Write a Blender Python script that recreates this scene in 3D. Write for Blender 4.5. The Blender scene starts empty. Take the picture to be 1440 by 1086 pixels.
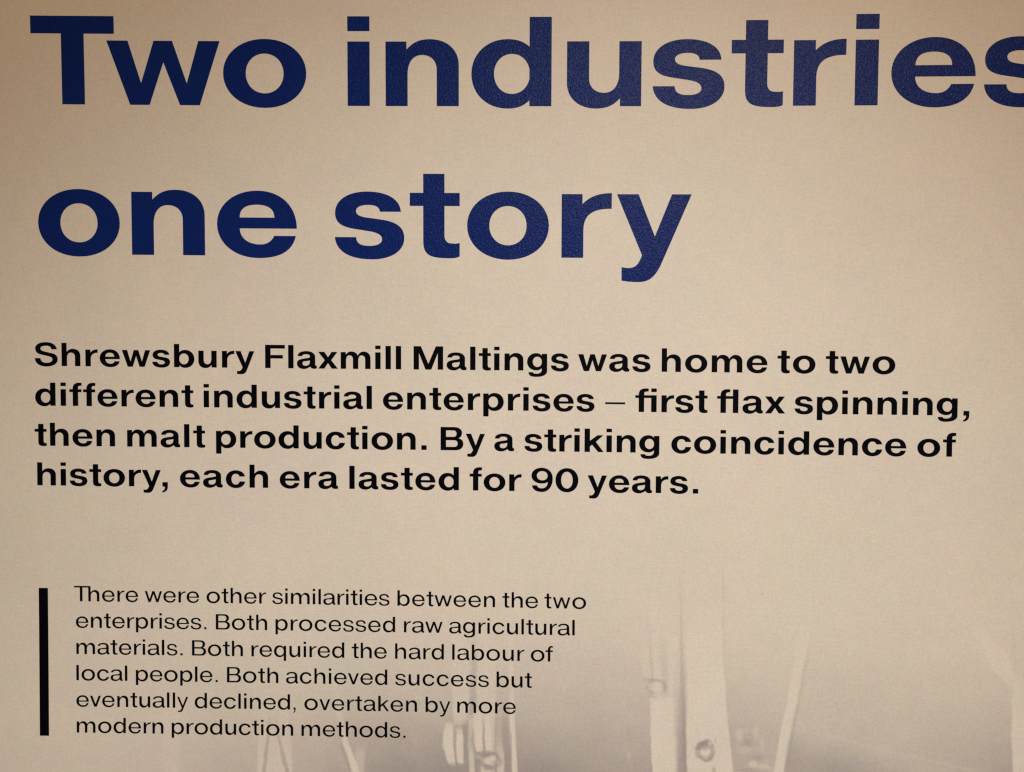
import bpy, math
import numpy as np
from mathutils import Matrix, Vector
from mathutils.geometry import delaunay_2d_cdt

scene = bpy.context.scene
col = scene.collection
U = 0.0006                      # metres per layout unit (the print's own grid: x right, y down)

# ---------------------------------------------------------------- camera
YAW, PITCH, ROLL = 0.02670671, 0.03229605, 0.00915759
SHEAR, BOW = 0.00574856, 1.56257905e-8
FOC = 1100.0                    # focal length in picture pixels of a 1440 px wide frame
def rot(yaw, pitch, roll):
    cy, sy, cp, sp, cr, sr = math.cos(yaw), math.sin(yaw), math.cos(pitch), math.sin(pitch), math.cos(roll), math.sin(roll)
    Ry = Matrix(((cy, 0, sy), (0, 1, 0), (-sy, 0, cy))); Rx = Matrix(((1, 0, 0), (0, cp, -sp), (0, sp, cp)))
    Rz = Matrix(((cr, -sr, 0), (sr, cr, 0), (0, 0, 1)))
    return Rz @ Rx @ Ry
R = rot(YAW, PITCH, ROLL)
to_world = lambda v: Vector((v[0], v[2], -v[1]))      # (right, down, into wall) -> Blender
cam_d = bpy.data.cameras.new('camera'); cam = bpy.data.objects.new('camera', cam_d); col.objects.link(cam)
cam_d.sensor_width = 36; cam_d.lens = 36*FOC/1440; cam_d.clip_start = 0.01; cam_d.clip_end = 100
right, down, fwd = to_world(R[0]), to_world(R[1]), to_world(R[2])
M = Matrix((right, -down, -fwd)).transposed().to_4x4()
M.translation = -fwd*FOC*U
cam.matrix_world = M
scene.camera = cam

# ---------------------------------------------------------------- light
world = bpy.data.worlds.new('World'); scene.world = world; world.use_nodes = True
bg = world.node_tree.nodes['Background']; bg.inputs[0].default_value = (1.0, 0.76, 0.56, 1); bg.inputs[1].default_value = 0.12
def spot(name, loc, target, power, color, size, blend, radius):
    d = bpy.data.lights.new(name, 'SPOT'); o = bpy.data.objects.new(name, d); col.objects.link(o)
    d.energy = power; d.color = color; d.spot_size = math.radians(size); d.spot_blend = blend; d.shadow_soft_size = radius
    o.location = loc; o.rotation_euler = (Vector(target)-Vector(loc)).to_track_quat('-Z', 'Y').to_euler()
    return o
spot('warm_spot', (1.0, -3.0, 1.40), (-0.30, 0, 0.0), 196, (1.0, 0.735, 0.53), 60, 1.0, 0.04)
spot('vignette_spot', (0.45, -2.2, 1.15), (0.0, 0, -0.47), 184, (0.84, 0.905, 0.96), 38, 1.0, 0.05)  # added unseen spot; its soft cone makes the corners darken like lens vignetting
vs = scene.view_settings
vs.view_transform = 'Standard'; vs.look = 'None'; vs.exposure = 0.0; vs.gamma = 1.0; vs.use_curve_mapping = False
scene.cycles.filter_width = 1.3
scene.render.resolution_x = 1024; scene.render.resolution_y = 772
# ---------------------------------------------------------------- lettering
# Wide grotesque drawn as Bezier contours, units: x-height 90, three weights
# (0 = heading black, 1 = intro bold, 2 = body light).
class Pen:
    def __init__(s, x, y): s.p = [(x, y)]
    def l(s, *a):
        for i in range(0, len(a), 2): s.p.append((a[i], a[i+1]))
        return s
    def c(s, x1, y1, x2, y2, x, y, n=12):
        x0, y0 = s.p[-1]
        for i in range(1, n+1):
            t = i/n; u = 1-t
            s.p.append((u*u*u*x0+3*u*u*t*x1+3*u*t*t*x2+t*t*t*x, u*u*u*y0+3*u*u*t*y1+3*u*t*t*y2+t*t*t*y))
        return s
    def hv(s, x, y, k=.58):      # leaves horizontally, arrives vertically
        x0, y0 = s.p[-1]; return s.c(x0+k*(x-x0), y0, x, y-k*(y-y0), x, y)
    def vh(s, x, y, k=.58):      # leaves vertically, arrives horizontally
        x0, y0 = s.p[-1]; return s.c(x0, y0+k*(y-y0), x-k*(x-x0), y, x, y)

def ell(x0, y0, x1, y1, k=.575):
    mx, my = (x0+x1)/2, (y0+y1)/2
    return Pen(x0, my).vh(mx, y1, k).hv(x1, my, k).vh(mx, y0, k).hv(x0, my, k).p[:-1]
def rect(x0, y0, x1, y1): return [(x0, y0), (x1, y0), (x1, y1), (x0, y1)]

def glyph(ch, w):
    """-> (width, [(sign, polygon)], left bearing, right bearing)"""
    A = lambda a, b, c: (a, b, c)[w]
    v = A(31, 28.6, 20); vo = A(32, 30.5, 20.5); h = A(20.4, 19, 14.3); tb = A(18.5, 15.5, 13)
    C = A(124, 125, 125); X = 90; O = 3.3
    SS = A(11.5, 13, 13.5); SO = A(6.5, 7, 8)
    dot = A(20.5, 19, 18)
    def flip(ps, W, mx, my, H=90): return [(s, [((W-x) if mx else x, (H-y) if my else y) for x, y in q]) for s, q in ps]
    def arch(x, W, cr):          # an n arch springing from the stem at x, W wide including the stem
        ax = x+W*.605; ix = x+v+(W-2*v)*.50
        return Pen(x+v-1.5, 20).l(x+v-1.5, cr).c(x+v+6, cr+8, ax-W*.17, X+O, ax, X+O).hv(x+W, 57, .60).l(x+W, 0, x+W-v, 0, x+W-v, 51)\
            .vh(ix, X+O-h-1.5, .60).c(ix-(W-2*v)*.30, X+O-h-1.5, x+v, 62, x+v, 44).l(x+v, 20).p
    cr = A(79, 77, 74)
    def n(W, top): return [(1, rect(0, 0, v-1.5, top)), (1, rect(0, 0, v, 45)), (1, arch(0, W, cr))]
    def d(W, asc):
        sx = W-v; bx = W*.45
        bowl = Pen(sx+2, A(81, 78, 76)).c(sx-7, 89, bx+W*.14, X+O, bx, X+O).hv(0, 45, .575).vh(bx, -O, .575).c(bx+W*.14, -O, sx-7, A(1, 2, 3), sx+2, A(10, 12, 14)).p
        return [(1, bowl), (-1, ell(vo, -O+h, sx+A(.6, .6, 1), X+O-h)), (1, rect(sx+A(0, 0, .6), 0, W, asc)), (1, rect(sx-.1, 30, W, 60))]
    if ch == 'o':
        W = A(117.5, 116, 109); return W, [(1, ell(0, -O, W, X+O)), (-1, ell(vo, -O+h, W-vo, X+O-h))], SO, SO
    if ch == 'n': W = A(103, 100, 89); return W, n(W, X), SS, SS-1
    if ch == 'h': W = A(103, 100, 89); return W, n(W, C), SS, SS-1
    if ch == 'u': W = A(104, 98, 88); return W, flip(n(W, X), W, 1, 1), SS-1, SS
    if ch == 'm':
        W = A(165, 159, 151); a1 = (W+v)/2
        return W, [(1, rect(0, 0, v-1.5, X)), (1, rect(0, 0, v, 45)), (1, arch(0, a1, cr)), (1, arch(a1-v, a1, cr-2))], SS, SS-1
    if ch == 'd': W = A(113, 109, 99); return W, d(W, C), SO, SS
    if ch == 'b': W = A(113, 109, 99); return W, flip(d(W, C), W, 1, 0), SS, SO
    if ch == 'p': W = A(113, 109, 99); return W, flip(d(W, C-2), W, 1, 1), SS, SO
    if ch == 'q': W = A(113, 109, 98); return W, flip(d(W, C-2), W, 0, 1), SO, SS
    if ch == 'g':
        W = A(110, 106, 97); sx = W-v; bx = W*.45; bb = A(1, 1.5, 2)
        bowl = Pen(sx+2, A(81, 78, 76)).c(sx-7, 89, bx+W*.14, X+O, bx, X+O).hv(0, 47, .575).vh(bx, bb, .575).c(bx+W*.16, bb, sx-9, bb+4, sx+2, bb+13).p
        tail = Pen(W, 50).l(W, -2).vh(W*.45, -33.5, .62).c(W*.2, -33.5, 8, -27, A(7, 7, 7), -8.5).l(A(34, 31.5, 22), -8.5)\
            .c(A(34, 33, 24), -16, W*.36, -33.5+h-2, W*.47, -33.5+h-2).hv(sx, A(2, 4, 0), .6).l(sx, 50).p
        return W, [(1, bowl), (-1, ell(vo-.5, bb+h-1, sx+.6, X+O-h)), (1, tail), (1, rect(sx+A(0, 0, .5), 20, W, X))], SO, SS
    if ch == 'e':
        W = A(112.5, 108, 101); b1 = A(54.5, 52.5, 49.5); b0 = b1-A(15.5, 12.5, 9.5); tx = A(80.5, 79.5, 83); ty = A(28.5, 28.5, 29)
        out = Pen(W, b0).vh(W*.51, X+O-.5, .60).hv(0, 45, .575).vh(W*.52, -O, .575).c(W*.76, -O, W*.94, A(5, 6, 7), W-A(1.5, 1.5, 2), ty)\
            .l(tx, ty).c(tx-3, A(22, 21, 17), tx-9, -O+h-1, W*.54, -O+h-1).hv(vo, b0, .60).p
        cnt = Pen(vo, b1).vh(W*.5, X+O-h, .66).hv(W-vo+.5, b1, .66).p
        return W, [(1, out), (-1, cnt)], SO, SO-.5
    if ch == 'c':
        W = A(108, 104, 96); ty = A(58, 60, 62); ly = A(32, 33, 30); tx = A(76, 74, 78)
        out = Pen(W-1, ty).c(W-4, 80, W*.78, X+O, W*.51, X+O).hv(0, 45, .575).vh(W*.51, -O, .575).c(W*.78, -O, W-3, 10, W, ly)\
            .l(tx, ly).c(tx-3, 22, tx-9, -O+h, W*.51, -O+h).hv(vo, 45, .58).vh(W*.51, X+O-h, .58).c(tx-9, X+O-h, tx-3, 69, tx-1, ty).p
        return W, [(1, out)], SO, SO-1
    if ch == 's':
        if w == 0:
            W = 97.7
            q = Pen(93, 64).c(92, 84, 70, 92.5, 46, 92.5).hv(.5, 62, .60).c(.5, 45, 14, 41.5, 30, 39).l(48, 36.2).c(62, 34, 66.5, 30, 66.5, 24.5)\
                .vh(49, 15.2, .6).c(37, 15.2, 30.5, 18, 30, 27.5).l(0, 27.5).c(2, 6, 22, -4, 52, -4).hv(97.7, 26.5, .60).c(97.7, 43, 86, 50, 64, 53)\
                .l(46, 55.4).c(34, 57, 30, 60, 30, 65).vh(47, 73.6, .6).c(57, 73.6, 63, 71, 63.5, 64)
        elif w == 1:
            W = 95
            q = Pen(91, 66).c(90, 84, 70, 93.3, 46, 93.3).hv(2, 65, .60).c(2, 48, 14, 43, 30, 40).l(48, 36.8).c(61, 34.5, 67, 31, 67, 24.5)\
                .vh(48, 14.3, .6).c(36, 14.3, 28, 19, 27, 28).l(0, 28).c(1, 7, 20, -3.3, 50, -3.3).hv(95, 26, .60).c(95, 43, 84, 49.5, 64, 52.5)\
                .l(46, 55.5).c(33, 58, 29, 61, 29, 66).vh(47, 75.8, .6).c(58, 75.8, 64, 73, 65, 66)
        else:
            W = 86
            q = Pen(82.5, 65).c(81, 83, 66, 93.3, 43, 93.3).hv(3.5, 67, .60).c(3.5, 51, 14, 44.5, 28, 41.5).l(47, 38).c(63, 34.8, 69.5, 31, 69.5, 23.5)\
                .vh(45, 8, .6).c(29, 8, 18, 14, 16.5, 27).l(0, 27).c(1, 7, 18, -3.3, 45, -3.3).hv(86, 24.5, .60).c(86, 41, 75, 46, 59, 49)\
                .l(40, 52.5).c(25, 55.5, 20, 60, 20, 67).vh(43, 82, .6).c(57, 82, 65, 77, 66.5, 65)
        return W, [(1, q.p)], A(5, 6, 6), A(5, 6, 6)
    if ch == 'S':
        W = 122
        q = Pen(118, 90).c(116, 113, 92, 128, 61, 128).hv(3, 94, .60).c(3, 72, 17, 65, 36, 60.5).l(70, 53).c(87, 49, 94, 45, 94, 35.5)\
            .vh(62, 16.5, .6).c(42, 16.5, 31, 25, 30, 41.5).l(0, 41.5).c(1, 13, 25, -3.3, 61, -3.3).hv(122, 36, .60).c(122, 57, 109, 64.5, 88, 69.3)\
            .l(56, 76.5).c(38, 80.5, 31, 85, 31, 94).vh(61, 108.8, .6).c(80, 108.8, 88, 102, 89, 90)
        return W, [(1, q.p)], 6, 6
    if ch == 't':
        W = A(70.5, 64, 57); s0 = A(19, 19, 18.5); s1 = s0+v-A(1, 0, .5); f = A(19.8, 14.5, 11)
        q = Pen(s0, 118).l(s0, 22).c(s0, 3, s0+9, -A(1.7, 2.2, 2.2), s0+v+A(4, 2, 4), -A(1.7, 2.2, 2.2)).c(W-9, -2, W-3, -1, W, A(1, .5, .5))\
            .l(W, f+.3).c(W-5, f-1, s1+14, f-A(1, .5, 1.5), s1+A(9, 9, 8), f-.3).hv(s1, A(31, 28, 24), .6).l(s1, 118).p
        return W, [(1, q), (1, rect(0, X-tb+1, W-A(0, 0, 1), X+1))], A(4, 4, 4), A(3.5, 3.5, 3.5)
    if ch == 'r':
        W = A(71, 66, 57)
        q = Pen(v-1.5, 20).l(v-1.5, A(76, 74, 71)).c(v+8, A(86, 86, 84), W-20, X+1.5, W, X+1.5).l(W, X+1.5-A(22, 18.5, 12.5))\
            .c(W-6, X+1.5-A(22, 18, 12.5), W-9, X+1.3-A(22, 18.5, 12.5), W-13, X+1-A(22.2, 18.5, 13)).c(v+9, A(66, 68, 73), v, A(58, 58, 60), v, A(38, 40, 42)).l(v, 20).p
        return W, [(1, rect(0, 0, v-1.5, X)), (1, rect(0, 0, v, 40)), (1, q)], SS, A(1.5, 1, 0)
    if ch == 'i': return v, [(1, rect(0, 0, v, X)), (1, rect(0, C+1-dot, v, C+1))], SS, SS
    if ch == 'l': return v, [(1, rect(0, 0, v, C))], SS, SS
    def fhook(W):
        s0 = A(18, 18, 18); s1 = s0+v; t = C+1
        return [(1, Pen(s0, 0).l(s0, 92).c(s0, 115, s0+12, t, s0+v+8, t).l(W, t-.5, W, t-h+A(2, 3, 0)).c(W-6, t-h+2, s1+11, t-h+3, s1+7, t-h+1).hv(s1, 99, .6).l(s1, 0).p)]
    if ch == 'f': W = A(70, 66, 58); return W, fhook(W)+[(1, rect(0, X-tb+.5, W-A(0, 1, 0), X+.5))], 4, A(2, 2, 2)
    if ch == 'ﬁ': W = 112; return W, fhook(70)+[(1, rect(0, X-15, W-1, X-.5)), (1, rect(W-v, 0, W, X)), (1, rect(W-v, C-dot+1, W, C+1))], 4, SS
    if ch == 'ﬂ': W = 111; return W, fhook(68)+[(1, rect(0, X-15, W-1, X-.5)), (1, rect(W-v, 0, W, C))], 4, SS
    if ch == 'T':
        W = A(117, 117, 114); b = A(24.6, 20, 12.5); return W, [(1, rect(0, C-b, W, C)), (1, rect(W/2-v*.515, 0, W/2+v*.515, C-1))], 4, 4
    if ch == 'F': W = 106; return W, [(1, rect(0, 0, v+.5, C)), (1, rect(1, C-19.5, W, C)), (1, rect(1, 52, W-11, 70.5))], SS+1, 4
    if ch == 'M':
        W = 157; return W, [(1, [(0, 0), (0, C), (39, C), (W/2, 31), (W-39, C), (W, C), (W, 0), (W-v, 0), (W-v, 88), (W/2+15.5, 0), (W/2-15.5, 0), (v, 88), (v, 0)])], SS, SS
    if ch == 'B':
        W = A(122, 121, 114); u = A(115, 114, 106); x0 = v+.5; hb = A(20, 18, 12); m = 64
        out = Pen(0, 0).l(0, C, u*.62, C).hv(u, C-30, .6).c(u, C-46, u-8, 69, u-19, m).c(W-7, 61, W, 50, W, 34).vh(W*.66, 0, .6).p
        c1 = Pen(x0, C-hb).l(u*.60, C-hb).hv(u-v-.5, C-hb-(C-hb-72)/2, .6).vh(u*.60, m+hb/2-1).l(x0, m+hb/2-1).p
        c0 = Pen(x0, m-hb/2-1).l(W*.60, m-hb/2-1).hv(W-v-1.5, (m-hb/2+hb)/2, .6).vh(W*.60, hb).l(x0, hb).p
        return W, [(1, out), (-1, c1), (-1, c0)], SS+1, 6
    if ch == 'w':
        if w == 0: W = 159.5; q = [(0, 90), (29.8, 90), (48, 30.5), (66.5, 90), (92.5, 90), (112.5, 30.5), (129.5, 90), (W, 90), (130.5, 0), (102.5, 0), (79.8, 60), (59.5, 0), (32, 0)]
        elif w == 1: W = 152; q = [(0, 90), (28, 90), (46, 28), (64, 90), (88, 90), (107, 28), (124.5, 90), (W, 90), (121, 0), (94, 0), (76, 58), (57.5, 0), (30.5, 0)]
        else: W = 139; q = [(0, 90), (18, 90), (38, 24), (61, 90), (78, 90), (101, 24), (121, 90), (W, 90), (110, 0), (92, 0), (69.5, 66), (47, 0), (29, 0)]
        return W, [(1, q)], A(1.5, 2, 2), A(1.5, 2, 2)
    if ch == 'v':
        W = 88; return W, [(1, [(0, 90), (18.5, 90), (44, 22), (69.5, 90), (W, 90), (54, 0), (34, 0)])], 2, 2
    if ch == 'y':
        if w == 0:
            W = 104.8; q = Pen(0, 90).l(30.4, 90, 53.8, 30.5, 77.3, 90, W, 90, 62, -11).c(54, -27, 46, -34, 31, -34).c(22, -34, 14, -33.5, 7.3, -32).l(7.3, -13).c(13, -14.3, 20, -15, 25, -12.5).c(30, -10, 33, -4, 36, 4)
        elif w == 1:
            W = 102; q = Pen(0, 90).l(28.5, 90, 53, 27, 75.5, 90, W, 90, 62, -11).c(55, -28, 47, -34.5, 32, -34.5).c(22, -34.5, 14, -34, 8.5, -32.5).l(8.5, -17).c(13, -18, 20, -18.5, 25.5, -16).c(31, -13, 35, -6, 38.5, 3)
        else:
            W = 89; q = Pen(0, 90).l(16.5, 90, 45, 19, 72, 90, W, 90, 50, -8).c(43, -26, 36, -34.5, 22, -34.5).c(16, -34.5, 11, -34, 7.5, -33).l(7.5, -22.5).c(12, -23.3, 17, -23.5, 22, -22).c(29, -19, 34, -8, 37, 1)
        return W, [(1, q.p)], A(1.5, 2, 2), A(1.5, 2, 2)
    if ch == 'x':
        W = 105; a = 33; return W, [(1, [(0, 90), (a, 90), (W/2, 61.5), (W-a, 90), (W-2, 90), (W/2+17, 45.5), (W, 0), (W-a, 0), (W/2, 30), (a, 0), (0, 0), (W/2-17.5, 45.5)])], 2, 2
    if ch == 'k':
        if w < 2: W = 101; q = [(27, 59), (68, 90), (99.5, 90), (60, 54.5), (W, 0), (72, 0), (40, 38.5), (27, 28), (20, 28), (20, 59)]
        else: W = 87; q = [(17, 50), (66, 90), (85, 90), (47, 56.5), (W, 0), (68, 0), (35.5, 46), (17, 31.5), (10, 30), (10, 50)]
        return W, [(1, rect(0, 0, v, C)), (1, q)], SS, 2
    if ch == 'a':
        W = A(108, 106, 98); r = A(101, 97.5, 92); ti = A(32, 28.5, 20); sx = r-v
        ty = A(64, 66, 68); st = A(57, 57.5, 55)
        out = Pen(W, A(17, 14.5, 9.5)).l(W, A(.5, .5, 0)).c(W-5, -1, W-9, -1.5, W-14, -1.5).c(sx+14, -1.5, sx+6, 1, sx+2, A(9, 10, 11))\
            .c(sx-8, 2, sx-20, -O, A(38, 37, 35), -O).hv(0, 26, .6).c(0, 43, 15, 50, 36, st-5).c(50, st-2, sx-6, st-2, sx, st+2).l(sx, A(64, 66, 66))\
            .vh(A(52, 51, 49), X+O-h+2, .6).c(A(38, 38, 31), X+O-h+2, ti+2, A(73, 75, 78), ti, ty).l(A(4, 3.5, 3.5), ty).c(A(5, 4.5, 5), 84, 22, X+O, 51, X+O)\
            .hv(r, 61, .6).l(r, A(26, 24, 19)).c(r, 18, r+3, A(15, 14, 9), W, A(17, 14.5, 9.5)).p
        cn = Pen(sx, A(41, 43.5, 45)).c(sx-14, A(39, 39, 42), 46, A(38, 39.5, 43), A(40, 38, 34), A(37, 38, 41.5)).c(A(33, 30, 23), A(35, 35, 38.5), vo-.5, 33, vo-.5, A(26, 25.5, 25))\
            .vh(A(46, 45, 40), -O+h-1.5, .6).hv(sx, A(37, 37, 37), .62).p
        return W, [(1, out), (-1, cn)], A(5, 5, 6), A(4, 5, 4)
    if ch == '0': W = 121; return W, [(1, ell(0, -3, W, 127, .585)), (-1, ell(30, 17, W-30, 107.5, .585))], 6, 6
    if ch == '9':
        W = 113
        out = Pen(3, 32).l(30, 32).c(32, 22, 40, 16.5, 54, 16.5).c(74, 16.5, 86, 30, 87, 51).c(78, 45, 68, 42.5, 53, 42.5).hv(0, 85, .575).vh(56, 127.5, .58).hv(W, 70, .58).vh(56, -3, .60).c(25, -3, 6, 9, 3, 32).p
        return W, [(1, out), (-1, ell(29, 59.5, 85.5, 109.5))], 6, 6
    if ch == '.': s = A(32, 28, 18); return s, [(1, rect(0, 0, s, A(27, 25, 17)))], SS+5, SS+3
    if ch == ',':
        if w == 2: return 19, [(1, Pen(2, 17).l(19, 17, 19, 2).c(19, -14, 13, -24, 0, -26).l(0, -20).c(7, -17, 9, -10, 9, 0).l(2, 0).p)], 13, 10
        return 30, [(1, Pen(1, 24.5).l(30, 24.5, 30, 2).c(30, -18, 21, -30, 0, -31.5).l(0, -23.5).c(9, -21.5, 14, -13, 14.5, 0).l(1, 0).p)], 16, 12
    if ch == '–': return 104, [(1, rect(0, 40, 104, 50))], 18, 18
    raise KeyError(ch)

LINES = [
('H1', -388.27, [('T', -673.3, -556.6), ('w', -567.4, -408.9), ('o', -404.5, -288.0), ('i', -230.3, -199.4), ('n', -177.2, -75.3), ('d', -57.8, 53.2), ('u', 74.5, 176.9), ('s', 192.5, 290.6), ('t', 299.6, 370.0), ('r', 383.9, 454.2), ('i', 466.7, 497.6), ('e', 515.0, 626.9), ('s', 638.3, 734.4)]),
('H2', -179.9, [('o', -668.6, -553.2), ('n', -536.4, -433.0), ('e', -415.7, -303.0), ('s', -249.5, -151.7), ('t', -143.9, -73.9), ('o', -63.5, 50.7), ('r', 68.4, 137.8), ('y', 145.0, 247.9)]),
('I1', -22.0, [('Shrewsbury', -676.9, -364.6), ('Flaxmill', -349.3, -156.4), ('Maltings', -138.8, 79.7), ('was', 92.5, 193.5), ('home', 209.1, 355.1), ('to', 368.8, 420.8), ('two', 434.9, 529.3)]),
('I2', 34.52, [('different', -677.3, -451.9), ('industrial', -437.2, -197.9), ('enterprises', -182.3, 115.9), ('–', 130.8, 158.7), ('ﬁrst', 172.8, 273.2), ('ﬂax', 286.3, 380.3), ('spinning,', 393.2, 630.1)]),
('I3', 91.57, [('then', -678.8, -564.2), ('malt', -547.0, -435.7), ('production.', -420.1, -120.4), ('By', -100.6, -37.9), ('a', -24.8, 3.3), ('striking', 17.8, 206.9), ('coincidence', 223.5, 546.2), ('of', 561.2, 613.2)]),
('I4', 148.22, [('history,', -676.0, -489.5), ('each', -472.1, -346.1), ('era', -329.6, -246.4), ('lasted', -230.3, -74.6), ('for', -59.5, 14.0), ('90', 27.9, 93.9), ('years.', 106.9, 261.5)]),
('B1', 314.0, [('There', -625.2, -533.3), ('were', -523.7, -445.8), ('other', -435.2, -349.5), ('similarities', -340.9, -173.2), ('between', -161.9, -22.9), ('the', -12.6, 38.0), ('two', 46.8, 105.8)]),
('B2', 352.05, [('enterprises.', -623.0, -435.5), ('Both', -422.0, -348.3), ('processed', -336.4, -165.1), ('raw', -152.6, -97.4), ('agricultural', -88.1, 90.0)]),
('B3', 390.04, [('materials.', -622.6, -469.9), ('Both', -456.4, -383.2), ('required', -371.0, -237.8), ('the', -227.3, -177.1), ('hard', -165.2, -95.5), ('labour', -83.8, 19.0), ('of', 28.0, 59.2)]),
('B4', 427.9, [('local', -622.8, -549.5), ('people.', -537.3, -419.5), ('Both', -406.3, -332.4), ('achieved', -321.5, -176.3), ('success', -165.0, -31.4), ('but', -20.5, 29.7)]),
('B5', 465.75, [('eventually', -623.1, -462.2), ('declined,', -452.8, -307.7), ('overtaken', -295.2, -133.7), ('by', -121.6, -86.2), ('more', -76.4, 7.0)]),
('B6', 503.39, [('modern', -622.7, -497.9), ('production', -486.0, -311.2), ('methods.', -299.4, -150.1)]),
]
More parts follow.
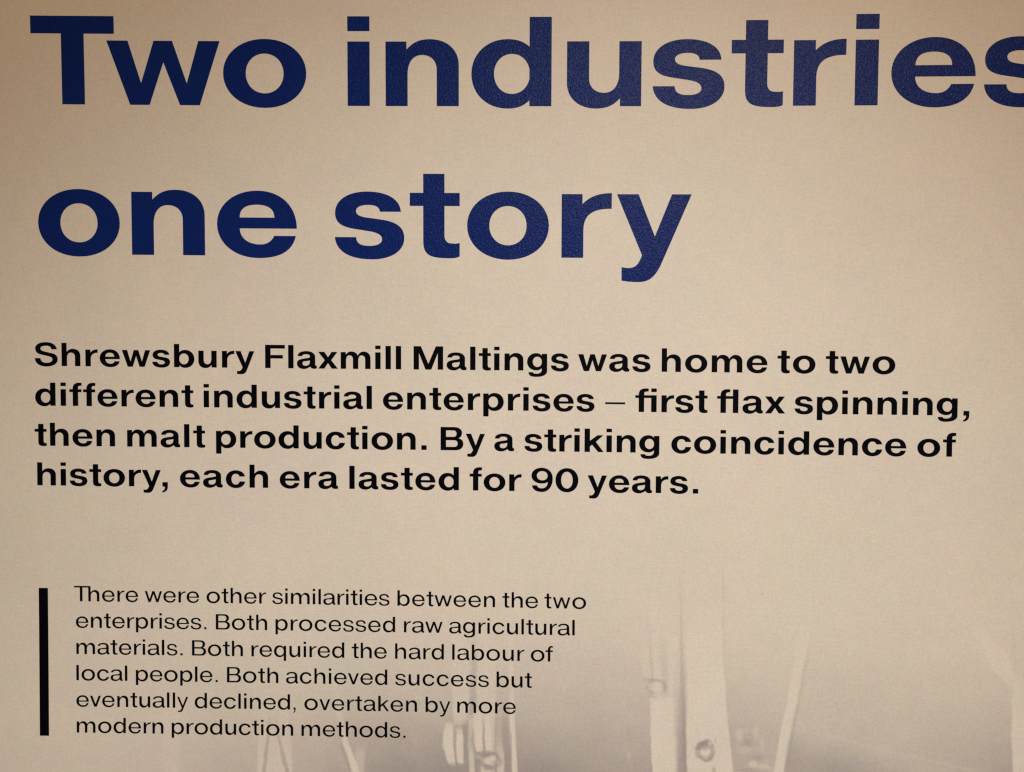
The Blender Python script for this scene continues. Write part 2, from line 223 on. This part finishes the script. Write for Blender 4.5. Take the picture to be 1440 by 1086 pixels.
STRIPS = [
 ('L', 3, [(-339.1, 452.9, 14, 0), (-338.1, 478.5, 20, 0.25), (-337.2, 509.2, 23, 0.55), (-338.2, 556.4, 26, 0.8), (-338.2, 652.8, 28, 0.9)]),
 ('D', 1.6, [(-343.2, 458.1, 1.5, 0), (-347.4, 504.3, 2.2, 0.5), (-353.6, 556.7, 2.6, 0.6), (-362.8, 653.2, 3, 0.6)]),
 ('D', 1.8, [(-338.1, 463.1, 1.5, 0), (-333.1, 504.0, 2.4, 0.4), (-319.8, 556.1, 3.4, 0.6), (-295.2, 651.9, 4, 0.6)]),
 ('L', 4, [(-487.3, 429.5, 10, 0), (-487.6, 511.6, 12, 0.4), (-487.9, 655.4, 13, 0.5)]),
 ('L', 1.8, [(-254.4, 410.6, 3, 0), (-248.3, 451.4, 4, 0.35), (-242.2, 487.1, 4.5, 0.55), (-237.1, 512.6, 5, 0.9), (-229.9, 529.8, 5, 1), (-221.7, 554.2, 6, 1), (-199.2, 649.9, 7, 1)]),
 ('D', 2, [(-244.2, 497.3, 1.5, 0), (-241.1, 517.8, 2.5, 0.45), (-234.0, 538.1, 2.5, 0.45), (-225.8, 563.5, 2.5, 0.4)]),
 ('L', 2.5, [(-213.6, 513.1, 5, 0), (-214.6, 525.4, 6, 0.45), (-217.7, 554.1, 8, 0.5), (-221.7, 619.7, 8, 0.5)]),
 ('L', 2.5, [(-73.6, 322.9, 10, 0), (-72.5, 361.6, 11, 0.3), (-71.4, 422.6, 12, 0.55), (-71.3, 468.5, 12, 0.8), (-71.3, 481.7, 10, 0.5), (-71.3, 485.8, 6, 0)]),
 ('D', 2.5, [(-51.3, 340.8, 3, 0), (-52.2, 391.7, 4, 0.25), (-55.1, 452.8, 4, 0.35), (-59.1, 473.3, 5, 0.3)]),
 ('L', 2.5, [(-35.2, 330.4, 12, 0), (-35.1, 381.2, 13, 0.35), (-34.8, 462.6, 13, 0.7), (-34.8, 474.8, 12, 0.6)]),
 ('D', 2, [(-63.2, 475.4, 5, 0), (-63.1, 483.6, 7, 0.55), (-61.1, 503.9, 7, 0.7), (-60.0, 526.3, 7, 0.7), (-59.9, 550.8, 7, 0.55), (-59.7, 646.7, 7, 0.5)]),
 ('D', 2, [(-14.6, 462.2, 7, 0), (-13.5, 474.4, 9, 0.35), (-12.4, 502.9, 9, 0.55), (-9.3, 533.4, 9, 0.65), (-7.2, 549.6, 10, 0.7), (-6.9, 645.4, 10, 0.7)]),
 ('L', 1.6, [(-87.5, 478.0, 3, 0), (-87.5, 483.1, 5.5, 0.8), (-88.5, 494.3, 6.5, 1), (-88.9, 514.7, 7, 1), (-86.4, 531.0, 6.5, 1), (-83.3, 541.1, 4.5, 1), (-82.3, 545.2, 2, 0)]),
 ('L', 1.5, [(-73.3, 485.8, 2, 0), (-73.3, 490.9, 4, 0.8), (-72.7, 500.1, 5, 1), (-72.7, 526.6, 5.2, 1), (-71.6, 537.8, 4, 1), (-71.1, 541.9, 2, 0)]),
 ('L', 1.8, [(-57.1, 468.2, 4, 0.2), (-57.1, 478.4, 3.5, 0.7), (-58.0, 503.9, 3, 0.5), (-55.9, 526.3, 3.5, 0.75), (-54.9, 550.7, 4, 0.8), (-54.6, 646.6, 4, 0.8)]),
 ('L', 1.5, [(-47.0, 462.9, 7, 0.4), (-47.0, 475.1, 6.5, 1), (-45.9, 503.6, 6, 1), (-43.8, 518.8, 5, 1), (-42.8, 526.0, 2, 0)]),
 ('L', 1.5, [(-32.8, 462.6, 4, 0.2), (-32.8, 474.8, 4.5, 0.9), (-32.2, 503.3, 5, 1), (-30.6, 517.5, 4, 1), (-29.6, 521.6, 2, 0)]),
 ('D', 1.5, [(-39.4, 470.9, 1.2, 0), (-39.3, 483.1, 1.6, 0.5), (-37.7, 518.7, 1.8, 0.7)]),
 ('D', 1.8, [(-34.7, 518.6, 4, 0), (-34.7, 522.7, 15, 0.8), (-33.6, 526.8, 12, 0.8), (-33.6, 530.9, 6, 0)]),
 ('D', 1.8, [(-79.3, 534.9, 4, 0), (-77.2, 543.0, 14, 0.75), (-76.2, 549.1, 16, 0.8), (-76.1, 560.4, 12, 0.4)]),
 ('D', 1.8, [(-47.8, 526.1, 3, 0), (-46.8, 534.2, 4.5, 0.7), (-45.7, 554.6, 4.5, 0.6), (-45.4, 646.4, 4, 0.5)]),
 ('L', 2, [(-35.7, 527.8, 4, 0), (-35.6, 532.9, 6, 0.9), (-34.6, 550.2, 8, 0.8), (-33.3, 646.1, 8, 0.7)]),
 ('L', 2.2, [(-16.6, 462.2, 4, 0.2), (-16.5, 503.0, 4, 0.4), (-14.4, 523.3, 5, 0.7), (-14.3, 549.8, 5, 0.8), (-14.0, 645.6, 6, 0.8)]),
 ('L', 1.3, [(-0.9, 334.9, 2.6, 0), (-0.3, 360.2, 3, 0.4), (0.9, 421.2, 3, 0.6), (2.1, 467.9, 3.4, 0.95), (3.7, 502.5, 3.3, 1), (6.4, 549.3, 3.6, 1), (10.3, 645.0, 3.8, 1)]),
 ('L', 2.5, [(186.8, 334.3, 5, 0), (188.9, 356.5, 6.5, 0.35), (190.1, 386.8, 6.5, 0.45), (194.2, 406.9, 6, 0.5), (196.3, 411.9, 4, 0)]),
 ('L', 2.5, [(211.1, 255.2, 18, 0), (215.5, 315.5, 20, 0.25), (217.8, 355.8, 20, 0.5), (219.2, 411.4, 19, 0.7), (218.3, 431.6, 18, 0.8)]),
 ('D', 2, [(196.3, 341.2, 1.5, 0), (197.0, 366.4, 2, 0.18), (199.2, 404.8, 2, 0.22)]),
 ('D', 3, [(213.8, 345.8, 5, 0), (215.0, 381.2, 6, 0.14), (217.2, 406.4, 5, 0.2)]),
 ('L', 1.5, [(212.4, 432.8, 15, 0), (212.4, 440.9, 16, 0.9), (213.6, 467.1, 16.5, 1), (214.8, 497.5, 16.5, 1), (217.1, 544.0, 17, 1), (221.6, 639.0, 18, 1)]),
 ('D', 5, [(234.7, 355.5, 3, 0), (235.2, 416.1, 5, 0.15), (237.5, 466.5, 6, 0.3), (239.8, 506.9, 7, 0.4), (242.0, 543.3, 8, 0.45), (244.6, 638.3, 8, 0.45)]),
 ('D', 2, [(237.8, 244.6, 2, 0), (238.8, 305.0, 2.2, 0.14), (239.7, 355.4, 2.4, 0.25), (242.2, 415.9, 2.6, 0.4), (244.0, 466.4, 3, 0.62), (245.8, 506.8, 3.6, 0.85), (247.0, 543.1, 4.2, 1), (250.6, 638.2, 4.5, 1)]),
 ('L', 2.2, [(272.2, 213.9, 26, 0), (273.1, 304.3, 27, 0.4), (273.5, 354.6, 27, 0.8), (274.9, 405.0, 26.5, 1), (275.8, 455.5, 28, 1), (277.5, 485.7, 30, 1), (280.9, 542.2, 33, 1), (283.5, 637.1, 33, 1)]),
 ('D', 1.4, [(296.2, 243.6, 1, 0), (297.6, 283.7, 1.2, 0.22), (298.7, 354.1, 1.3, 0.25), (300.7, 404.4, 1.3, 0.12), (301.8, 424.5, 1, 0)]),
 ('L', 1.8, [(419.7, 286.2, 6, 0), (415.2, 321.4, 7, 0.2), (409.6, 351.6, 7.5, 0.45), (403.2, 391.9, 7.5, 0.8), (394.8, 442.3, 7.5, 1), (387.3, 482.7, 7.5, 1), (376.9, 539.4, 7.5, 1), (359.9, 634.7, 8, 1)]),
 ('D', 2, [(421.3, 341.3, 2, 0), (412.0, 391.6, 2, 0.2), (402.7, 442.1, 2.2, 0.3), (395.2, 482.5, 2.4, 0.4), (385.8, 539.2, 2.6, 0.4), (369.7, 634.4, 2.6, 0.4)]),
 ('L', 1.8, [(700.5, 388.9, 4, 0), (701.7, 403.7, 8, 0.7), (703.2, 443.4, 8.5, 1), (705.3, 528.7, 9, 1), (707.3, 622.1, 9, 1)]),
 ('L', 2.5, [(624.2, 281.7, 3, 0), (642.1, 318.0, 5, 0.35), (658.8, 345.4, 9, 0.65), (673.4, 366.8, 16, 0.85), (681.4, 386.5, 14, 0.95), (689.2, 400.1, 7, 0.8), (693.2, 410.0, 3, 0)]),
 ('D', 2, [(694.4, 304.8, 1.4, 0), (696.0, 344.4, 1.6, 0.14), (697.6, 384.0, 1.6, 0.14), (697.8, 395.9, 1.4, 0)]),
]
BLOBS = [
 ('D', 205.3, 422.8, 13, 9, 1.8, 0.3, 1.6),
 ('D', 201.3, 413.8, 13, 2.2, 1.4, 0.38, 0),
 ('L', 202.3, 423.9, 7, 5, 2.5, 0.7, 0),
 ('D', 217.3, 422.5, 2, 8, 1.5, 0.35, 0),
 ('D', 203.4, 437.0, 6, 2, 1.5, 0.25, 0),
 ('D', 274.7, 512.1, 10.5, 11.5, 1.8, 0.9, 3.6),
 ('D', 271.6, 505.1, 9, 6, 2.5, 0.6, 0),
 ('D', 263.7, 508.3, 4, 2.5, 1.4, 0.6, 0),
 ('L', 280.6, 501.8, 2, 3.5, 1.3, 0.8, 0),
 ('L', 274.7, 518.1, 5, 6, 2.5, 0.7, 0),
 ('D', 270.6, 502.1, 4, 3, 1.5, 0.3, 0),
 ('L', 285.5, 499.6, 2, 2.5, 1.2, 0.8, 0),
 ('D', 288.5, 497.5, 1.5, 5, 1.2, 0.3, 0),
 ('D', 286.8, 540.0, 3, 6, 1.6, 0.4, 0),
 ('D', -28.5, 533.8, 13, 9, 1.8, 0.75, 2.6),
 ('D', -31.6, 544.1, 7, 4, 2, 0.7, 0),
 ('L', -25.5, 529.7, 5, 4, 1.6, 0.8, 0),
 ('L', 159.5, 446.1, 2.4, 2.4, 1.4, 0.6, 0),
 ('L', 166.9, 522.0, 3, 5, 1.8, 0.35, 0),
 ('L', 71.0, 415.7, 4, 3, 2.5, 0.3, 0),
 ('L', 137.2, 413.2, 5, 3, 3, 0.25, 0),
 ('L', -131.2, 444.1, 5, 5, 3, 0.3, 0),
 ('L', 152.3, 420.0, 3, 2, 2, 0.2, 0),
 ('L', 322.1, 488.6, 5, 8, 3, 0.75, 0),
 ('L', 330.0, 482.3, 9, 3, 2.5, 0.4, 0),
 ('L', 344.9, 483.9, 3.5, 9, 2.5, 0.65, 0),
 ('L', 353.9, 499.8, 3, 10, 3, 0.5, 0),
 ('L', 341.3, 529.4, 6, 5, 2, 0.85, 0),
 ('L', 356.1, 532.0, 8, 3.5, 2, 0.7, 0),
 ('L', 329.2, 509.5, 10, 5, 4, 0.45, 0),
 ('D', 334.1, 499.3, 7, 5, 3, 0.35, 0),
 ('D', 348.1, 520.1, 8, 4, 3, 0.35, 0),
 ('L', 365.1, 535.7, 4, 3, 2, 0.5, 0),
 ('D', 334.4, 537.6, 10, 3, 2, 0.3, 0),
 ('D', 351.9, 287.6, 1.5, 1.2, 1, 0.3, 0),
 ('D', 522.1, 290.0, 3, 1, 1, 0.15, 0),
 ('D', 606.1, 502.2, 3, 3, 2, 0.2, 0),
]
FLOOR_EDGE = [(381.3, 474.9), (430.6, 483.5), (479.7, 495.1), (528.6, 507.7), (577.2, 517.1), (616.0, 525.8), (712.2, 544.4)]
TONE_U = [-733.0, -580.0, -487.0, -426.0, -303.0, -181.0, -120.0, -19.0, 132.0, 183.0, 322.0, 391.0, 528.0, 625.0, 687.0, 711.0]
TONE_V = [239.0, 309.0, 360.0, 411.0, 462.0, 503.0, 549.0]

PAPER = (.685, .615, .505)
PAPER_GRAIN = ((.36, .20), (.14, .12), (.10, .08), 1050., 330., 9.)
BLUE_ARGS = ((.005, .018, .125), .24, .05, ((.5, .25), (.5, .2), (.2, .1)), .34, .18)
BLACK_ARGS = ((.0015, .0016, .0035), .5, .03, ((.5, .25), (.5, .2), (.2, .1)), .10, .05)
LIGHT_TONE = (1.05, 1.06, 1.07)
DARK_TONE = (.575, .56, .625)
TONE = [
 [0]*16,
 [0, 0, 0, 0, .02, .03, .03, .03, .03, .02, 0, 0, 0, 0, 0, 0],
 [0, 0, 0, .02, .04, .07, .08, .09, .09, .08, .04, .03, .03, .03, .02, .02],
 [0, 0, .02, .04, .10, .17, .20, .21, .24, .23, .20, .14, .16, .17, .14, .1],
 [0, .02, .05, .10, .21, .36, .43, .43, .44, .42, .37, .27, .27, .33, .38, .3],
 [.02, .05, .10, .20, .36, .64, .74, .72, .64, .62, .56, .40, .38, .52, .62, .6],
 [.04, .08, .15, .32, .50, .97, 1, 1, .90, .82, .72, .55, .50, .60, .82, .85]]
# ---------------------------------------------------------------- materials
def new_mat(name):
    m = bpy.data.materials.new(name); m.use_nodes = True
    return m, m.node_tree, m.node_tree.nodes['Principled BSDF']
def node(nt, kind, **kw):
    n = nt.nodes.new(kind)
    for k, v in kw.items():
        if k in n.inputs: n.inputs[k].default_value = v
        else: setattr(n, k, v)
    return n
def noise(nt, vec, scale, detail=2.0, rough=.5):
    n = node(nt, 'ShaderNodeTexNoise'); n.inputs['Scale'].default_value = scale
    n.inputs['Detail'].default_value = detail; n.inputs['Roughness'].default_value = rough
    nt.links.new(vec, n.inputs['Vector']); return n
def mathn(nt, op, a, b=None, c=None):
    n = nt.nodes.new('ShaderNodeMath'); n.operation = op
    for i, x in enumerate((a, b, c)):
        if x is None: continue
        if hasattr(x, 'links'): nt.links.new(x, n.inputs[i])
        else: n.inputs[i].default_value = x
    return n.outputs[0]
def vmath(nt, op, a, b):
    n = nt.nodes.new('ShaderNodeVectorMath'); n.operation = op
    for i, x in enumerate((a, b)):
        if hasattr(x, 'links'): nt.links.new(x, n.inputs[i])
        elif isinstance(x, (int, float)): n.inputs[i].default_value = (x, x, x)
        else: n.inputs[i].default_value = x
    return n.outputs[0]
def grain_color(nt, vec, base, fine, soft, blotch, fs=1150., ss=420., bs=11.):
    """base colour times (1 + colour noise): print grain, mottled ink and broad hue blotches"""
    f = noise(nt, vec, fs, 1.0, .6); s = noise(nt, vec, ss, 2.0, .6); b = noise(nt, vec, bs, 4.0, .62); z = noise(nt, vec, bs*9, 2.0, .6)
    acc = None
    for tex, amp in ((f, fine), (s, soft), (b, blotch), (z, (blotch[0]*.3, blotch[1]*1.1))):
        grey = vmath(nt, 'SUBTRACT', tex.outputs['Fac'], .5); c = vmath(nt, 'SUBTRACT', tex.outputs['Color'], .5)
        g = vmath(nt, 'MULTIPLY', grey, amp[0]); k = vmath(nt, 'MULTIPLY', c, amp[1])
        t = vmath(nt, 'ADD', g, k); acc = t if acc is None else vmath(nt, 'ADD', acc, t)
    one = vmath(nt, 'ADD', acc, 1.0)
    return vmath(nt, 'MULTIPLY', base, one)
def surface(nt, bsdf, vec, rough, spec, b1, b2, s1=560., s2=1500.):
    bsdf.inputs['Roughness'].default_value = rough
    bsdf.inputs['Specular IOR Level'].default_value = spec
    a = noise(nt, vec, s1, 2.0, .55); c = noise(nt, vec, s2, 1.0, .5)
    hgt = mathn(nt, 'ADD', mathn(nt, 'MULTIPLY', a.outputs['Fac'], b1), mathn(nt, 'MULTIPLY', c.outputs['Fac'], b2))
    bp = nt.nodes.new('ShaderNodeBump'); bp.inputs['Strength'].default_value = 1.0; bp.inputs['Distance'].default_value = 0.001
    nt.links.new(hgt, bp.inputs['Height']); nt.links.new(bp.outputs[0], bsdf.inputs['Normal'])
def coords(nt):
    g = nt.nodes.new('ShaderNodeNewGeometry'); return g.outputs['Position']

def make_paper():
    m, nt, b = new_mat('printed_paper'); P = coords(nt)
    at = nt.nodes.new('ShaderNodeAttribute'); at.attribute_name = 'ink'
    c = grain_color(nt, P, vmath(nt, 'MULTIPLY', at.outputs['Color'], PAPER), *PAPER_GRAIN)
    # faint woven ribs of the wall covering
    st = vmath(nt, 'MULTIPLY', P, (60., 1., 1400.)); w1 = noise(nt, st, 1.0, 1.0)
    st2 = vmath(nt, 'MULTIPLY', P, (1400., 1., 60.)); w2 = noise(nt, st2, 1.0, 1.0)
    rib = mathn(nt, 'ADD', mathn(nt, 'MULTIPLY', mathn(nt, 'SUBTRACT', w1.outputs['Fac'], .5), .10), mathn(nt, 'MULTIPLY', mathn(nt, 'SUBTRACT', w2.outputs['Fac'], .5), .10))
    c = vmath(nt, 'MULTIPLY', c, mathn(nt, 'ADD', rib, 1.0))
    nt.links.new(c, b.inputs['Base Color']); surface(nt, b, P, .55, .35, .10, .05)
    return m
def make_ink(name, colr, rough, spec, gr, b1, b2):
    m, nt, b = new_mat(name); P = coords(nt)
    v = nt.nodes.new('ShaderNodeCombineXYZ')
    for i in range(3): v.inputs[i].default_value = colr[i]
    c = grain_color(nt, P, v.outputs[0], *gr)
    nt.links.new(c, b.inputs['Base Color']); surface(nt, b, P, rough, spec, b1, b2)
    return m
PAPER_MAT = make_paper()
BLUE = make_ink('blue_ink', *BLUE_ARGS)
BLACK = make_ink('black_ink', *BLACK_ARGS)
def make_plain(name, colr):
    m, nt, b = new_mat(name); P = coords(nt); v = nt.nodes.new('ShaderNodeCombineXYZ')
    for i in range(3): v.inputs[i].default_value = colr[i]
    nt.links.new(grain_color(nt, P, v.outputs[0], (.04, .02), (.04, .02), (.08, .03)), b.inputs['Base Color'])
    surface(nt, b, P, .7, .3, .1, .05); return m
BOARD_MAT = make_plain('board_core', (.5, .42, .32)); WALL_MAT = make_plain('wall_paint', (.45, .40, .33))

# ---------------------------------------------------------------- layout -> wall
def warp(u, v):
    x = u+SHEAR*v; y = v+0*u
    s = 1+BOW*(x*x+y*y)
    return x*s*U, -y*s*U        # world X, Z

# ---------------------------------------------------------------- objects
panel = bpy.data.objects.new('information_panel', None); col.objects.link(panel)
panel.empty_display_size = .1
panel['label'] = 'beige printed information panel with navy heading, black text and a faded photograph of machinery'
panel['category'] = 'information panel'
def mesh_obj(name, verts, faces, mat, parent=None, label=None):
    me = bpy.data.meshes.new(name); me.from_pydata(verts, [], faces); me.update()
    me.materials.append(mat)
    o = bpy.data.objects.new(name, me); col.objects.link(o)
    if parent: o.parent = parent
    if label: o['label'] = label
    return o

def inside(px, py, poly):
    P = np.asarray(poly); x0, y0 = P[:, 0], P[:, 1]; x1, y1 = np.roll(x0, -1), np.roll(y0, -1)
    c = ((y0 > py) != (y1 > py))
    dy = np.where(y1 == y0, 1e-12, y1-y0)
    return bool(np.count_nonzero(c & (px < (x1-x0)*(py-y0)/dy+x0)) & 1)
def tessellate(ps):
    vs_, es = [], []
    for s, q in ps:
        q = [t for i, t in enumerate(q) if i == 0 or math.hypot(t[0]-q[i-1][0], t[1]-q[i-1][1]) > 1e-3]
        if math.hypot(q[0][0]-q[-1][0], q[0][1]-q[-1][1]) < 1e-3: q = q[:-1]
        b = len(vs_); vs_ += [Vector(t) for t in q]; es += [(b+i, b+(i+1) % len(q)) for i in range(len(q))]
    V, E, F = delaunay_2d_cdt(vs_, es, [], 0, 1e-4)[:3]
    keep = []
    for f in F:
        cx = sum(V[i][0] for i in f)/3; cy = sum(V[i][1] for i in f)/3; on = False
        for s, q in ps:
            if inside(cx, cy, q): on = s > 0
        if on:
            a, b, c = (V[i] for i in f)
            keep.append(tuple(f) if (b[0]-a[0])*(c[1]-a[1])-(b[1]-a[1])*(c[0]-a[0]) > 0 else (f[0], f[2], f[1]))
    used = sorted({i for f in keep for i in f}); mp = {j: i for i, j in enumerate(used)}
    return [tuple(V[i]) for i in used], [tuple(mp[i] for i in f) for f in keep]
CACHE = {}
def letter(ch, w, u, base, s, sx, mat, parent, name='letter', label=None):
    if (ch, w) not in CACHE:
        W, ps, l, r = glyph(ch, w); CACHE[(ch, w)] = tessellate(ps)
    V, F = CACHE[(ch, w)]
    n = len(V); t0, t1 = -0.00016, 0.0004        # film stands 0.16 mm proud of the sheet
    pts = [warp(u+x*s*sx, base-y*s) for x, y in V]
    ou, ob = warp(u, base)
    verts = [(a-ou, t0, b-ob) for a, b in pts]+[(a-ou, t1, b-ob) for a, b in pts]
    cnt = {}
    for f in F:
        for i in range(3): e = (f[i], f[(i+1) % 3]); cnt[e] = cnt.get(e, 0)+1
    faces = [f for f in F]+[(f[2]+n, f[1]+n, f[0]+n) for f in F]
    for (a, b) in cnt:
        if (b, a) not in cnt: faces.append((b, a, a+n, b+n))
    o = mesh_obj(name, verts, faces, mat, parent, label)
    o.location = (ou-parent.location.x, 0, ob-parent.location.z)
    return o
def word_root(name, u, base, label):
    o = bpy.data.objects.new(name, None); col.objects.link(o); o.parent = panel; o.empty_display_size = .01
    x, z = warp(u, base); o.location = (x, 0, z); o['label'] = label
    return o
SC = {'H': .977, 'I': .2625, 'B': .176}; WX = {'H': 1.0, 'I': 1.012, 'B': 1.012}
KIND = {'H': 'heading_word', 'I': 'introduction_word', 'B': 'body_word'}
DESC = {'H': 'large navy heading word "%s"', 'I': 'bold black introduction word "%s"', 'B': 'small light black body word "%s"'}
def set_words(line, base, words):
    k = line[0]; w = 'HIB'.index(k); s = SC[k]; mat = BLUE if k == 'H' else BLACK
    for wd, a, b in words:
        txt = wd.replace('ﬁ', 'fi').replace('ﬂ', 'fl')
        root = word_root(KIND[k], a, base, DESC[k] % txt.strip('.,'))
        G = [glyph(c, w) for c in wd]; sx = WX[k]
        if len(wd) == 1:
            sx = (b-a)/s/G[0][0]
            letter(wd, w, a, base, s, sx, mat, root); continue
        tot = sum(g[0] for g in G)*sx; gaps = [G[i][3]+G[i+1][2] for i in range(len(G)-1)]
        for i in range(len(wd)-1):
            if wd[i:i+2] == 'Th': gaps[i] = -1
            if wd[i:i+2] in ('y.', 'y,', 'r.', 'w.'): gaps[i] = 6
        extra = ((b-a)/s-tot-sum(gaps))/len(gaps); x = a
        for i, c in enumerate(wd):
            letter(c, w, x, base, s, sx, mat, root, 'letter' if c not in '.,–' else 'punctuation_mark')
            x += G[i][0]*s*sx
            if i < len(gaps): x += (gaps[i]+extra)*s
def set_heading(line, base, words, texts):
    i = 0
    for t in texts:
        root = word_root('heading_word', words[i][1], base, DESC['H'] % t)
        for c in t:
            ch, a, b = words[i]; i += 1
            g = glyph(ch, 0); sx = (b-a)/SC['H']/g[0]
            letter(ch, 0, a, base, SC['H'], sx, BLUE, root)
for line, base, words in LINES:
    if line == 'H1': set_heading(line, base, words, ['Two', 'industries'])
    elif line == 'H2': set_heading(line, base, words, ['one', 'story'])
    else: set_words(line, base, words)

# accent bar beside the body text
def slab(name, u0, v0, u1, v1, y0, y1, mat, parent, label=None, n=12):
    ring = [(u0+(u1-u0)*i/n, v0) for i in range(n)]+[(u1, v0+(v1-v0)*i/n) for i in range(n)]+[(u1+(u0-u1)*i/n, v1) for i in range(n)]+[(u0, v1+(v0-v1)*i/n) for i in range(n)]
    pts = [warp(a, b) for a, b in ring]; m = len(pts)
    verts = [(x, y0, z) for x, z in pts]+[(x, y1, z) for x, z in pts]
    faces = [tuple(reversed(range(m))), tuple(range(m, 2*m))]+[(i, (i+1) % m, (i+1) % m+m, i+m) for i in range(m)]
    return mesh_obj(name, verts, faces, mat, parent, label)
slab('accent_bar', -675.8, 295.5, -662.7, 508.6, -0.00016, 0.0004, BLACK, panel)

# ---------------------------------------------------------------- the printed sheet
X0, X1, Y0, YS, Y1 = -1150., 1150., -820., 200., 840.
slab('board', X0, Y0, X1, Y1, 0.0012, 0.012, BOARD_MAT, panel)
def smooth(t): t = np.clip(t, 0, 1); return t*t*(3-2*t)
INK_LIGHT = np.array(LIGHT_TONE); INK_DARK = np.array(DARK_TONE)
RNG = np.random.RandomState(7)
def cloud(Ug, Vg, cell):        # smooth value noise on the print's grid
    a, c = (Ug[0]+1200)/cell, (Vg[:, 0]+900)/cell
    g = RNG.rand(int(c.max())+3, int(a.max())+3)-.5
    i, j = a.astype(int), c.astype(int); s, t = smooth(a-i)[None, :], smooth(c-j)[:, None]
    q = lambda y, x: g[np.ix_(y, x)]
    return (q(j, i)*(1-s)+q(j, i+1)*s)*(1-t)+(q(j+1, i)*(1-s)+q(j+1, i+1)*s)*t
def ink(Ug, Vg):
    # broad tone of the faded photograph, 0 = bare paper 1 = darkest ink
    rows = np.array([np.interp(Ug[0], TONE_U, r) for r in TONE])         # (rows, nx)
    vv_ = Vg[:, 0]; i = np.clip(np.searchsorted(TONE_V, vv_)-1, 0, len(TONE_V)-2)
    t = np.clip((vv_-np.array(TONE_V)[i])/(np.array(TONE_V)[i+1]-np.array(TONE_V)[i]), 0, 1); t = t*t*(3-2*t)*.5+t*.5
    D = rows[i]*(1-t)[:, None]+rows[i+1]*t[:, None]
    # box-smooth across so that the tone never shows its control points
    k = np.hanning(41); k /= k.sum()
    D = np.apply_along_axis(lambda r: np.convolve(np.pad(r, 20, mode='edge'), k, mode='valid'), 1, D)
    # floor plane at the right
    fe = np.array(FLOOR_EDGE); ye = np.interp(Ug, fe[:, 0], fe[:, 1]); on = smooth((Ug-366)/30)*(1-smooth((Ug-630)/80))
    below = smooth((Vg-ye)/6.0)*on
    D = D+(np.maximum(D, .37+.011*np.clip(Vg-ye, 0, 45))-D)*below
    L = np.exp(-((Vg-ye+2)/2.0)**2)*on*.22*smooth((Ug-395)/60); D = D*(1-L)
    D = D+smooth((Vg-300)/160)*(cloud(Ug, Vg, 60)*.10+cloud(Ug, Vg, 22)*.07+cloud(Ug, Vg, 8)*.05)*(.35+D)
    D = np.clip(D, 0, 1.1)
    wob = cloud(Ug, Vg, 14)*2.6+cloud(Ug, Vg, 5)*1.2
    Lm = np.zeros_like(D)
    for tone, soft, P in STRIPS:
        soft *= .8
        P = np.array(P); v = Vg[:, 0]
        c = np.interp(v, P[:, 1], P[:, 0]); hw = np.interp(v, P[:, 1], P[:, 2]); op = np.interp(v, P[:, 1], P[:, 3])
        op = np.where(v < P[0, 1], 0, np.where(v > P[-1, 1]+.5, P[-1, 3], op))
        m = smooth((hw[:, None]-np.abs(Ug-c[:, None]+wob*.45)+wob*.35)/(2*soft)+.5)*op[:, None]
        if tone == 'D': D = D+(np.maximum(D, 1.08)-D)*m; Lm = Lm*(1-m)
        else: D = D*(1-m*.97); Lm = np.maximum(Lm, m)
    for tone, cu, cv_, rx, ry, soft, op, ring in BLOBS:
        th = np.arctan2(Vg-cv_, Ug-cu); ph = cu*1.7
        r = np.sqrt(((Ug-cu)/rx)**2+((Vg-cv_)/ry)**2)*(1+.05*np.sin(3*th+ph)+.035*np.sin(5*th+2*ph)+.02*np.sin(8*th-ph)); px = (r-1)*min(rx, ry)
        m = op*(smooth((ring-np.abs(px))/(2*soft)+.5) if ring else smooth(-px/(2*soft)+.5))
        if ring: m = m*(.78+.22*np.sin(2*th+ph*.6+1.1))
        if tone == 'D': D = D+(np.maximum(D, 1.15)-D)*m; Lm = Lm*(1-m)
        else: D = D*(1-m*.95)
    fade = smooth((Vg-240)/150)[..., None]
    col_ = (1-D)[..., None]*(1+(INK_LIGHT-1)*Lm[..., None]*fade)+D[..., None]*INK_DARK
    return col_
def sheet(name, us, vs_, printed, label=None):
    Ug, Vg = np.meshgrid(us, vs_); nx, ny = len(us), len(vs_)
    x, z = warp(Ug, Vg)
    co = np.stack([x, np.zeros_like(x), z], -1).reshape(-1, 3).astype(np.float32)
    idx = np.arange(nx*ny).reshape(ny, nx)
    q = np.stack([idx[:-1, :-1], idx[1:, :-1], idx[1:, 1:], idx[:-1, 1:]], -1).reshape(-1, 4)
    me = bpy.data.meshes.new(name); me.vertices.add(nx*ny); me.vertices.foreach_set('co', co.ravel())
    me.loops.add(q.size); me.loops.foreach_set('vertex_index', q.ravel().astype(np.int32))
    me.polygons.add(len(q)); me.polygons.foreach_set('loop_start', np.arange(0, q.size, 4, dtype=np.int32))
    me.update(calc_edges=True)
    at = me.color_attributes.new('ink', 'FLOAT_COLOR', 'POINT')
    c = np.ones((ny, nx, 4), np.float32)
    if printed: c[..., :3] = ink(Ug, Vg)
    at.data.foreach_set('color', c.ravel())
    me.materials.append(PAPER_MAT)
    o = bpy.data.objects.new(name, me); col.objects.link(o); o.parent = panel
    if label: o['label'] = label
    return o
us = np.concatenate([np.arange(X0, -760, 10.), np.arange(-760, 760, 1.5), np.arange(760, X1+1, 10.)])
sheet('printed_sheet', np.arange(X0, X1+1, 23.), np.arange(Y0, YS+1, 20.), False)
sheet('printed_photograph', us, np.concatenate([np.arange(YS, 300, 4.), np.arange(300, 600, 1.5), np.arange(600, Y1+1, 6.)]), True,
      'faded sepia photograph of pale machine posts and spindles')

wall = slab('wall', -6000, -3000, 6000, 3000, 0.02, 0.12, WALL_MAT, None)
